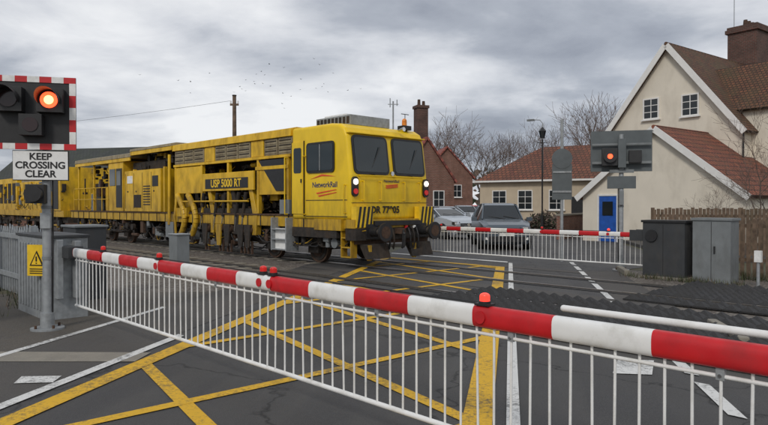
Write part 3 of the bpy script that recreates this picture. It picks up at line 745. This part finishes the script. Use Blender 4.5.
# ------------------------------------------------------------------ houses
def slab(parent,name,p0,ux,vy,ul,vl,th,mat):
    ux=Vector(ux).normalized(); vy=Vector(vy).normalized(); nz=ux.cross(vy)
    mb=MB(); mb.b2((0,0,0),(ul,vl,th),mat); o=mb.obj(name,parent)
    m=Matrix((ux,vy,nz)).transposed().to_4x4(); m.translation=Vector(p0); o.matrix_local=m; return o
def window(mb,c,ax,nrm,w,h,panes=(2,2),sill=True):
    c=Vector(c);ax=Vector(ax);nrm=Vector(nrm);up=Vector((0,0,1))
    rot=Matrix((ax,nrm,up)).transposed()
    def bx(dx,dz,sx,sz,off,dep,m): mb.box(c+ax*dx+up*dz+nrm*off,(sx,dep,sz),m,rot)
    bx(0,0,w,h,.01,.06,GLS)
    f=.06
    bx(-w/2,0,f,h+f,.03,.08,WOODW); bx(w/2,0,f,h+f,.03,.08,WOODW); bx(0,h/2,w-f,f,.03,.078,WOODW); bx(0,-h/2,w-f,f,.03,.078,WOODW)
    for i in range(1,panes[0]): bx(-w/2+w*i/panes[0],0,.035,h-f,.03,.05,WOODW)
    for i in range(1,panes[1]): bx(0,-h/2+h*i/panes[1],w-f,.03,.03,.045,WOODW)
    if sill: bx(0,-h/2-.06,w+.2,.06,.06,.16,WOODW)
def gablehouse(e,x0,x1,y0,y1,ze,za,wall,roofm,over=.25,barge=True,th=.14,xa=None):
    xa=(x0+x1)/2 if xa is None else xa
    mb=MB(); mb.prism([(x0,y0,0),(x1,y0,0),(x1,y0,ze),(xa,y0,za),(x0,y0,ze)],(0,y1-y0,0),wall); mb.obj('walls',e)
    for sx,xe in((1,x1),(-1,x0)):
        run=abs(xe-xa); rise=za-ze; sl=math.hypot(run,rise); vy=Vector(((xa-xe)/sl,0,rise/sl))
        p=Vector((xe,y0-over,ze))-vy*over*1.2; nrm=Vector((rise*sx,0,run))/sl
        p+=nrm*.01
        L=sl+over*1.2
        if sx>0: slab(e,'roof',p,(0,1,0),vy,y1-y0+2*over,L,th,roofm)
        else: slab(e,'roof',p+Vector((0,y1-y0+2*over,0)),(0,-1,0),vy,y1-y0+2*over,L,th,roofm)
        if barge:
            mb=MB(); a=p+nrm*-.10+Vector((0,-.045,0)); b=a+vy*(L+.0)
            mb.prism([a,b,b+nrm*(th+.12),a+nrm*(th+.12)],(0,.04,0),WOODW); mb.obj('bargeboard',e)
    mb=MB(); mb.cyl((xa,y0-over,za+th*.8),(xa,y1+over,za+th*.8),.09,roofm,n=8); mb.obj('ridge',e)
H=empty('white_cottage',(13.3,30,0),R(-53))
gablehouse(H,-3.3,3.3,0,13,4.9,9.0,CREAM,BTILE)
gablehouse(H,-1.66,5.3,-4.2,-.05,1.98,4.65,CREAM,RTILE,over=.2)
mb=MB()
mb.b2((3.3,0,0),(5.1,9,2.1),CREAM); mb.obj('side_extension',H)
slab(H,'roof',(5.35,-.2,2.0),(0,1,0),(-2.05,0,1.55),9.4,2.62,.12,RTILE)
mb=MB()
window(mb,(-.84,0,6.2),(1,0,0),(0,-1,0),.75,.95,(2,3)); window(mb,(1.06,0,6.15),(1,0,0),(0,-1,0),.75,.95,(2,3))
window(mb,(4.35,2.7,6.2),(0,1,0),(1,0,0),1.0,1.1,(2,2))
mb.obj('windows',H)
mb=MB(); mb.box((-.35,-4.22,1.0),(.85,.08,1.95),BLUE); mb.box((-.82,-4.23,1.0),(.07,.1,2.0),WOODW); mb.box((.12,-4.23,1.0),(.07,.1,2.0),WOODW); mb.box((-.35,-4.23,2.03),(1.0,.1,.07),WOODW)
mb.box((-.35,-4.27,1.45),(.5,.03,.6),GLS)
mb.obj('door',H)
mb=MB(); mb.prism([(4.3,.9,3.2),(4.3,4.5,3.2),(4.3,4.5,5.9),(4.3,2.7,8.0),(4.3,.9,5.9)],(-4.2,0,0),CREAM); mb.obj('dormer_walls',H)
for sy in(-1,1):
    vy=Vector((0,-sy*1.8,2.1)).normalized(); p=Vector((4.6,2.7+sy*1.8,5.9))-vy*.3+Vector((0,sy*.02,.02))
    if sy<0: slab(H,'dormer_roof',Vector(p)+Vector((-4.2,0,0)),(1,0,0),vy,4.2,3.06,.12,BTILE)
    else: slab(H,'dormer_roof',p,(-1,0,0),vy,4.2,3.06,.12,BTILE)
    mb=MB(); nn=Vector((0,sy*2.1,1.8)).normalized(); a=p+Vector((.02,0,0))-nn*.08; b=a+vy*3.06
    mb.prism([a,b,b+nn*.22,a+nn*.22],(.045,0,0),WOODW); mb.obj('bargeboard',H)
mb=MB(); mb.b2((-.75,7.4,8.3),(.75,9.0,10.9),BRICKC); mb.b2((-.85,7.3,10.9),(.85,9.1,11.1),BRICKC); mb.b2((-.78,7.37,11.1),(.78,9.03,11.25),BRICKC)
for i in range(3): mb.cyl((0,7.8+i*.4,11.25),(0,7.8+i*.4,11.6),.13,RUST,r1=.1)
mb.cyl((-.5,7.6,11.2),(-.5,7.6,14.5),.02,GRY,n=6); mb.box((-.5,7.6,14.2),(.02,.9,.02),GRY); 
mb.obj('chimney',H)
mb=MB(); mb.cyl((3.45,-.2,4.8),(3.45,13,4.8),.06,BLK,n=8); mb.cyl((3.4,-.1,4.75),(3.4,-.1,2.6),.04,BLK,n=8); mb.cyl((5.45,-4.3,1.9),(5.45,-.3,1.9),.05,BLK,n=8)
mb.cyl((-3.42,-.05,4.7),(-3.42,-.05,.2),.04,BLK,n=8)
mb.obj('gutters',H)

V=empty('buff_village_building',(6.9,46,0),R(-33))
L=13; Dp=8; ze=3.3; za=5.9
mb=MB(); mb.b2((0,0,0),(L,Dp,ze),CREAM2); mb.b2((-.02,-.02,0),(L+.02,Dp+.02,.5),BRICK); mb.obj('walls',V)
mb=MB()
o=.35
v=[(-o,-o,ze),(L+o,-o,ze),(L+o,Dp+o,ze),(-o,Dp+o,ze),(3.2,Dp/2,za),(L-1.5,Dp/2,za)]
mb.add(v,[(0,1,5,4),(1,2,5),(2,3,4,5),(3,0,4),(0,3,2,1)],OTILE); mb.obj('roof',V)
mb=MB(); mb.b2((-.4,-.42,ze-.10),(L+.4,-.36,ze+.02),WOODW)
mb.b2((9.5,3.3,5.2),(10.3,4.1,7.0),BRICK); mb.b2((9.4,3.2,7.0),(10.4,4.2,7.15),BRICK); mb.cyl((9.9,3.7,7.15),(9.9,3.7,7.5),.13,RUST); mb.obj('fascia_and_chimney',V)
mb=MB()
for x in(1.5,3.4,5.6,8.6,10.8): window(mb,(x,0,1.95),(1,0,0),(0,-1,0),1.0,1.3,(2,3))
window(mb,(0,2,1.95),(0,1,0),(-1,0,0),1,1.3,(2,3)); window(mb,(0,5.5,1.95),(0,1,0),(-1,0,0),1,1.3,(2,3))
mb.obj('windows',V)
mb=MB(); mb.box((7.1,-.02,1.1),(1.0,.1,2.1),BLK); mb.obj('door',V)
B=empty('brick_house',(3.0,45,0),R(18))
gablehouse(B,-2.1,2.1,0,11,3.3,6.2,BRICK,PTILE,over=.15,barge=False)
mb=MB(); mb.b2((-.45,.6,5.4),(.35,1.4,8.5),BRICKC); mb.b2((-.52,.53,8.5),(.42,1.47,8.7),BRICKC); mb.cyl((-.2,1,8.7),(-.2,1,9.15),.12,RUST,r1=.1); mb.cyl((.15,1,8.7),(.15,1,9.05),.12,RUST,r1=.1)
mb.obj('chimney',B)
mb=MB(); window(mb,(.9,0,2),(1,0,0),(0,-1,0),.8,1.2); window(mb,(2.1,2.5,2),(0,1,0),(1,0,0),1,1.2); window(mb,(2.1,6.5,2),(0,1,0),(1,0,0),1,1.2); mb.obj('windows',B)
B2=empty('brick_house',(6.3,64,0),R(5))
gablehouse(B2,-2.6,2.6,0,9,4.4,7.3,BRICK,PTILE,over=.2,barge=False)
mb=MB(); window(mb,(-1,0,3),(1,0,0),(0,-1,0),.9,1.2); window(mb,(1,0,3),(1,0,0),(0,-1,0),.9,1.2); mb.obj('windows',B2)
B3=empty('slate_roofed_house',(-24,52,0),R(75))
gablehouse(B3,-3.5,3.5,-9,6,3.4,6.0,BRICK,SLATE,over=.2,barge=False)
mb=MB(); mb.b2((0,-.3,0),(17,7,3.4),BRICK); mb.prism([(-.2,-.5,3.41),(-.2,7.2,3.41),(-.2,3.4,5.6)],(17.4,0,0),SLATE)
for i in range(4): mb.b2((1.5+i*4,-.34,1.2),(3+i*4,-.3,2.6),GLS)
mb.obj('goods_shed',None,(-24,48,0),R(8))
mb=MB(); mb.b2((0,0,0),(9,.25,1.1),BRICK); mb.b2((-.03,-.03,1.1),(9.03,.28,1.18),CONC); mb.obj('brick_wall',None,(8.2,29.5,0),R(60))
mb=MB(); mb.b2((0,0,0),(4.6,.25,1.5),BRICK); mb.b2((-.03,-.03,1.5),(4.63,.28,1.58),CONC); mb.obj('brick_wall',None,(1.4,34,0),R(75))

# ------------------------------------------------------------------ trees
def tree_mesh(seed,height,levels=6,spread=.55,trunk=.28,kids=3,minr=.012,pside=.55):
    r=random.Random(seed); mb=MB()
    def grow(p,d,l,rad,lv):
        segs=3 if lv<4 else 2; rr_=rad
        for i in range(segs):
            nd=(d+Vector((r.gauss(0,.13),r.gauss(0,.13),r.gauss(.05,.08)))).normalized()
            q=p+nd*l/segs; r2=max(minr*.7,rr_*(.88))
            mb.cyl(p,q,rr_,BARK if lv<3 else BARK2,r1=r2,n=(8,6,5,4,3,3,3,3)[lv],caps=False)
            if lv<levels and (i>0 or lv>1) and lv>0 and r.random()<pside:
                side=nd.orthogonal().normalized(); side=Matrix.Rotation(r.uniform(0,6.28),3,nd)@side
                grow(q,(nd+side*r.uniform(.6,1.1)).normalized(),l*r.uniform(.5,.75),max(minr,r2*.6),lv+1)
            p=q;d=nd;rr_=r2
        if lv<levels:
            k=kids if lv<3 else 2
            ph=r.uniform(0,6.28)
            for j in range(k):
                side=d.orthogonal().normalized(); side=Matrix.Rotation(ph+j*6.28/k+r.uniform(-.4,.4),3,d)@side
                grow(p,(d+side*spread*r.uniform(.6,1.3)+Vector((0,0,.16))).normalized(),l*r.uniform(.68,.88),max(minr,rr_*.66),lv+1)
    grow(Vector((0,0,-.1)),Vector((0,0,1)),height*.24,trunk,0)
    return mb
TMESH=[]
def place_tree(i,loc,sc,rz):
    o=bpy.data.objects.new('bare_tree',TMESH[i]); scene.collection.objects.link(o); o.location=loc; o.scale=(sc,sc,sc); o.rotation_euler=(0,0,rz)
for k,m in enumerate([tree_mesh(11,11,5,.6),tree_mesh(23,12,5,.5,.25),tree_mesh(31,10,5,.65,.22)]):
    o=m.obj('bare_tree',recalc=False); TMESH.append(o.data); 
    o.location=[(9.0,78,0),(17.3,57,0),(12.0,82,0)][k]; o.scale=[(1.3,)*3,(1.2,)*3,(1.4,)*3][k]
place_tree(1,(14.6,80,0),1.2,2); place_tree(0,(20.5,64,0),1.15,3); place_tree(1,(6.3,88,0),1.25,4)
place_tree(0,(16.0,62,0),1.0,5)
mb=MB(); r=random.Random(5)
for i in range(4200):
    x=r.uniform(-160,160); hmax=5.5+2.5*math.sin(x*.09)+1.5*math.sin(x*.31+1); z=hmax*r.random()**.7; y=130+r.uniform(-6,6)
    a=r.uniform(0,3.14); s_=r.uniform(.5,1.3); d=Vector((math.cos(a),math.sin(a),r.uniform(-.5,.5)))*s_; u=Vector((r.uniform(-.3,.3),0,1))*s_*.7
    p=Vector((x,y,z)); mb.poly([p-d,p-u*.6,p+d,p+u],BARK2 if r.random()<.6 else IVY)
mb.obj('distant_trees',recalc=False)
def shrub(name,loc,size,n,seed,leaf=.09,mats=(IVY,)):
    mb=MB(); r=random.Random(seed)
    for i in range(n):
        t=r.uniform(0,6.28); rad=r.random()**.4; ph=r.random()
        p=Vector((size[0]*rad*math.cos(t)*(.6+.4*math.sin(ph*3.1)),size[1]*rad*math.sin(t),size[2]*ph*(1-.25*rad+.15*math.sin(t*5))))
        d=Vector((r.gauss(0,1),r.gauss(0,1),r.gauss(0,1))).normalized()*leaf*r.uniform(.6,1.6); u=d.orthogonal().normalized()*leaf
        mb.poly([p-d,p-u*.5,p+d,p+u*.5],r.choice(mats))
    mb.obj(name,None,loc,0,recalc=False)
shrub('evergreen_shrub',(11.2,32,0),(1.2,1,1.5),1800,2,.11)
shrub('winter_hedge',(9.8,38,0),(1.6,.7,1.2),2200,3,.1,(BARK2,BARK,IVY))
bm_=tree_mesh(77,5.4,5,.7,.045,3,.005,.35); ob=bm_.obj('bare_bush',None,(11.3,19.6,0),0,recalc=False)
for lo,rz_,sc in(((12.6,20.8,0),2,.8),((10.4,19.2,0),4,.5)):
    o=bpy.data.objects.new('bare_bush',ob.data); scene.collection.objects.link(o); o.location=lo; o.rotation_euler=(0,0,rz_); o.scale=(sc,)*3
mb=MB(); r=random.Random(12)
def tuft(p,n,h):
    for i in range(n):
        a=r.uniform(0,6.28); l=r.uniform(.5,1)*h; b=Vector(p)+Vector((r.gauss(0,.06),r.gauss(0,.06),0)); w_=Vector((math.cos(a),math.sin(a),0))*.006
        t_=b+Vector((math.cos(a+1.5)*l*.5,math.sin(a+1.5)*l*.5,l)); mb.poly([b-w_,b+w_,t_],r.choice([WEED,WEED,TIMB,IVY]))
for i in range(150): q=TW(r.uniform(-5.5,2),15.05+r.gauss(0,.12)); tuft(q,12,.28)
for i in range(120): q=TW(r.uniform(-17,-11),3.2+r.gauss(0,.25)); tuft(q,12,.22)
for i in range(60): q=TW(r.uniform(-6.6,-4.2),13.75+r.gauss(0,.12)); tuft(q,10,.16)
for i in range(60): tuft((r.uniform(-8,-5.4),r.uniform(6.5,9.5),0),10,.14)
mb.obj('verge_grass',recalc=False)

# ------------------------------------------------------------------ poles, lamps
mb=MB(); mb.cyl((0,0,0),(0,0,6.7),.12,TIMB,r1=.085); mb.cyl((0,0,6.7),(0,0,6.75),.1,DRK); mb.box((0,0,6.3),(.4,.07,.09),TIMB)
for x in(-.17,.17): mb.cyl((x,0,6.34),(x,0,6.48),.03,WHT)
for sx,sy in((-40,14),):
    pts=[(-.17+(sx+.17)*f,sy*f,6.48-3.2*f*(1-f)) for f in [k/14 for k in range(15)]]; mb.tube(pts,.007,BLK,4)
mb.obj('telegraph_pole',None,(-7,30,0))
mb=MB(); mb.cyl((0,0,0),(0,0,1),.09,BLK); mb.cyl((0,0,1),(0,0,5.3),.045,BLK); mb.prism([(-.13,-.13,5.35),(.13,-.13,5.35),(.13,.13,5.35),(-.13,.13,5.35)],(0,0,.02),BLK)
mb.cyl((0,0,5.37),(0,0,5.75),.12,GLS,r1=.2,n=6,smooth=False); mb.cyl((0,0,5.75),(0,0,5.98),.22,BLK,r1=.03,n=6,smooth=False); mb.cyl((-.3,0,5.1),(.3,0,5.1),.02,BLK)
mb.obj('street_lamp',None,(8.9,36,0))
mb=MB(); mb.cyl((0,0,0),(0,0,7.2),.06,GRY,r1=.04); mb.tube([(0,0,7.2),(.2,0,7.45),(.7,0,7.5)],.03,GRY); mb.b2((.6,-.1,7.42),(1.1,.1,7.54),GRC); mb.obj('street_lamp',None,(10.9,44,0),R(150))
mb=MB(); mb.cyl((0,0,0),(0,0,8.4),.05,GRY); mb.box((0,0,8.2),(.7,.04,.04),GRY); mb.cyl((-.2,0,8.0),(-.2,0,8.6),.03,GRY); mb.cyl((.25,0,8.1),(.25,0,8.5),.03,GRY); mb.obj('antenna_mast',None,(.6,42,0))

# ------------------------------------------------------------------ cars
def car(name,loc,rz,paint,h=1.0):
    e=empty(name,loc,rz); mb=MB()
    st=[(2.22,.70,.32,.72,.55,.76),(2.1,.84,.22,.86,.70,.90),(1.75,.90,.2,.95,.76,.99),(1.3,.92,.2,1.0,.77,1.05),(.98,.92,.2,1.02,.76,1.09),(.25,.92,.2,1.03,.63,1.50),(-.1,.92,.2,1.04,.63,1.56),(-.9,.92,.2,1.05,.62,1.58),(-1.65,.92,.2,1.06,.60,1.50),(-2.05,.90,.24,1.05,.64,1.12),(-2.2,.82,.3,.9,.6,.96)]
    rings=[]
    for x,w,z0,zb,wr,zr in st:
        zr=zr*h if zr>1.2 else zr
        half=[(w*.86,z0),(w*.97,z0+.14),(w,(z0+zb)/2),(w*.96,zb),(wr,zr-.03),(wr*.86,zr)]
        rings.append([(x,-a,b) for a,b in half]+[(x,a,b) for a,b in half[::-1]])
    n=12
    for i in range(len(rings)-1):
        for j in range(n):
            x0,x1=st[i][0],st[i+1][0]; up=j in(3,7); top=j in(4,5,6)
            g=(up and x0<=.98 and x1>=-2.05) or (top and ((x0==.98) or (x0==-1.65)))
            a,b=rings[i],rings[i+1]
            mb.add([a[j],a[(j+1)%n],b[(j+1)%n],b[j]],[(0,1,2,3)],GLS if g else paint,not g)
    mb.add(rings[0],[tuple(range(n))],paint); mb.add(rings[-1],[tuple(range(n))],paint)
    mb.obj('body',e)
    mb=MB()
    for x in(1.42,-1.4):
        for y in(-.93,.71):
            mb.cyl((x,y,.34),(x,y+.22,.34),.34,RUB,n=24); yo=y-.005 if y<0 else y+.225
            mb.cyl((x,yo,.34),(x,yo+.01*(1 if y>0 else -1),.34),.22,CHR,n=18)
            mb.cyl((x,y+.005,.36),(x,y+.215,.36),.39,BLK,n=24)
    mb.obj('wheels',e)
    mb=MB()
    mb.b2((2.16,-.42,.62),(2.245,.42,.76),BLK); mb.b2((2.16,-.62,.30),(2.235,.62,.50),BLK)
    for k in range(3): mb.b2((2.24,-.4,.645+k*.035),(2.25,.4,.655+k*.035),CHR)
    mb.cyl((2.24,0,.69),(2.262,0,.69),.065,CHR,n=14)
    mb.b2((2.23,-.26,.51),(2.256,.26,.62),PLT)
    for y in(-1,1):
        mb.prism([(2.12,y*.46,.68),(2.22,y*.46,.70),(2.22,y*.46,.82),(2.12,y*.46,.84)],(0,y*.02,0),BLK)
        mb.box((2.10,y*.64,.76),(.16,.34,.15),CHR,Matrix.Rotation(R(-y*22),3,'Z')); mb.box((2.125,y*.63,.76),(.15,.26,.10),TXW,Matrix.Rotation(R(-y*22),3,'Z'))
        mb.box((2.16,y*.66,.42),(.1,.16,.09),TXW)
        mb.box((.78,y*1.02,1.08),(.14,.2,.14),paint); mb.box((.8,y*.94,1.04),(.06,.12,.04),BLK)
        mb.cyl((.98,y*.735,1.08),(.25,y*.615,1.51*h),.03,paint,n=6); mb.cyl((-.35,y*.885,1.06),(-.45,y*.625,1.55*h),.035,BLK,n=6); mb.cyl((-1.5,y*.88,1.07),(-1.66,y*.6,1.49*h),.06,paint,n=6)
        mb.cyl((.25,y*.60,1.53*h),(-1.65,y*.58,1.53*h),.02,BLK,n=6)
    mb.cyl((1.0,.1,1.10),(.85,-.5,1.18),.012,BLK,n=5); mb.cyl((1.0,.6,1.10),(.85,.05,1.19),.012,BLK,n=5)
    mb.box((2.19,0,.56),(.04,1.3,.015),BLK)
    mb.box((-2.2,.0,.75),(.03,.5,.12),PLT)
    for y in(-.68,.68): mb.box((-2.14,y,.88),(.1,.22,.2),RED)
    mb.obj('trim',e,bevel=.008)
    return e
car('parked_car',(4.42,24.6,0),R(-93),BLUG,1.06)
car('parked_car',(3.75,38.5,0),R(-65),SILV,.97)
car('parked_car',(5.9,47,0),R(-85),SILV,1)
car('parked_car',(2.85,31.5,0),R(-62),SILV,.93)
car('parked_car',(8.0,58,0),R(-85),RED,1)

mb=MB(); r=random.Random(9)
for i in range(34):
    p=Vector((r.gauss(-11,5),60+r.uniform(-4,8),r.gauss(13.2,1.1))); a=r.uniform(0,6.28); w_=Vector((math.cos(a),math.sin(a),0))*.17; f=Vector((-math.sin(a),math.cos(a),0))*.07
    u=Vector((0,0,r.uniform(.03,.1)))
    mb.add([p-f,p+f,p-w_+u,p+w_+u,p-f*3],[(0,1,2),(0,1,3),(0,4,1)],BLK)
mb.obj('bird_flock',recalc=False)

# ------------------------------------------------------------------ sky & light
sun_el=R(38); sun_az=R(200)
wd=bpy.data.worlds.new('World'); scene.world=wd; wd.use_nodes=True; t=wd.node_tree; L=t.links
for n in list(t.nodes): t.nodes.remove(n)
out=t.nodes.new('ShaderNodeOutputWorld')
sky=t.nodes.new('ShaderNodeTexSky'); sky.sky_type='NISHITA'; sky.sun_disc=False; sky.sun_elevation=sun_el; sky.sun_rotation=sun_az
bg1=t.nodes.new('ShaderNodeBackground'); bg1.inputs[1].default_value=.09; L.new(sky.outputs[0],bg1.inputs[0])
tc=t.nodes.new('ShaderNodeTexCoord'); sp=t.nodes.new('ShaderNodeSeparateXYZ'); L.new(tc.outputs['Generated'],sp.inputs[0])
def math_(op,a,b=None,c=None):
    m=t.nodes.new('ShaderNodeMath'); m.operation=op
    for i,v in enumerate((a,b,c)):
        if v is None: continue
        if isinstance(v,(int,float)): m.inputs[i].default_value=v
        else: L.new(v,m.inputs[i])
    return m.outputs[0]
zz=math_('MAXIMUM',sp.outputs[2],0); den=math_('ADD',zz,.16)
cb=t.nodes.new('ShaderNodeCombineXYZ'); L.new(math_('DIVIDE',sp.outputs[0],den),cb.inputs[0]); L.new(math_('DIVIDE',sp.outputs[1],den),cb.inputs[1])
def noise(sc,det,ro,off):
    mp=t.nodes.new('ShaderNodeMapping'); mp.inputs['Location'].default_value=off; L.new(cb.outputs[0],mp.inputs[0])
    n=t.nodes.new('ShaderNodeTexNoise'); n.inputs['Scale'].default_value=sc; n.inputs['Detail'].default_value=det; n.inputs['Roughness'].default_value=ro; n.inputs['Distortion'].default_value=.25
    L.new(mp.outputs[0],n.inputs['Vector']); return n.outputs['Fac']
n1_=noise(.62,8,.5,(3.1,1.7,0)); n2_=noise(2.2,7,.55,(7,2,0))
f=math_('ADD',math_('MULTIPLY',n1_,.72),math_('MULTIPLY',n2_,.28))
cr=t.nodes.new('ShaderNodeValToRGB'); L.new(f,cr.inputs[0]); el=cr.color_ramp.elements
el[0].position=.37; el[0].color=(.30,.325,.385,1); el[1].position=.60; el[1].color=(.90,.91,.93,1)
e2=el.new(.45); e2.color=(.44,.47,.53,1); e3=el.new(.52); e3.color=(.68,.70,.745,1)
bg2=t.nodes.new('ShaderNodeBackground'); bg2.inputs[1].default_value=1.0; L.new(cr.outputs[0],bg2.inputs[0])
mx=t.nodes.new('ShaderNodeMixShader'); mx.inputs[0].default_value=.93; L.new(bg1.outputs[0],mx.inputs[1]); L.new(bg2.outputs[0],mx.inputs[2]); L.new(mx.outputs[0],out.inputs[0])
sl=bpy.data.lights.new('sun','SUN'); sl.energy=1.3; sl.angle=R(12); sl.color=(1,.95,.88)
so=bpy.data.objects.new('sun',sl); scene.collection.objects.link(so)
dv=Vector((math.sin(sun_az)*math.cos(sun_el),math.cos(sun_az)*math.cos(sun_el),math.sin(sun_el)))
so.rotation_euler=dv.to_track_quat('Z','Y').to_euler()

# ------------------------------------------------------------------ camera
cam=bpy.data.cameras.new('camera'); co=bpy.data.objects.new('camera',cam); scene.collection.objects.link(co)
cam.lens=30; cam.sensor_width=36; cam.clip_end=3000; cam.clip_start=.05
co.location=(0,0,1.6); co.rotation_euler=(R(90-.67),0,0)
scene.camera=co
scene.view_settings.view_transform='Standard'; scene.view_settings.look='None'; scene.view_settings.exposure=0
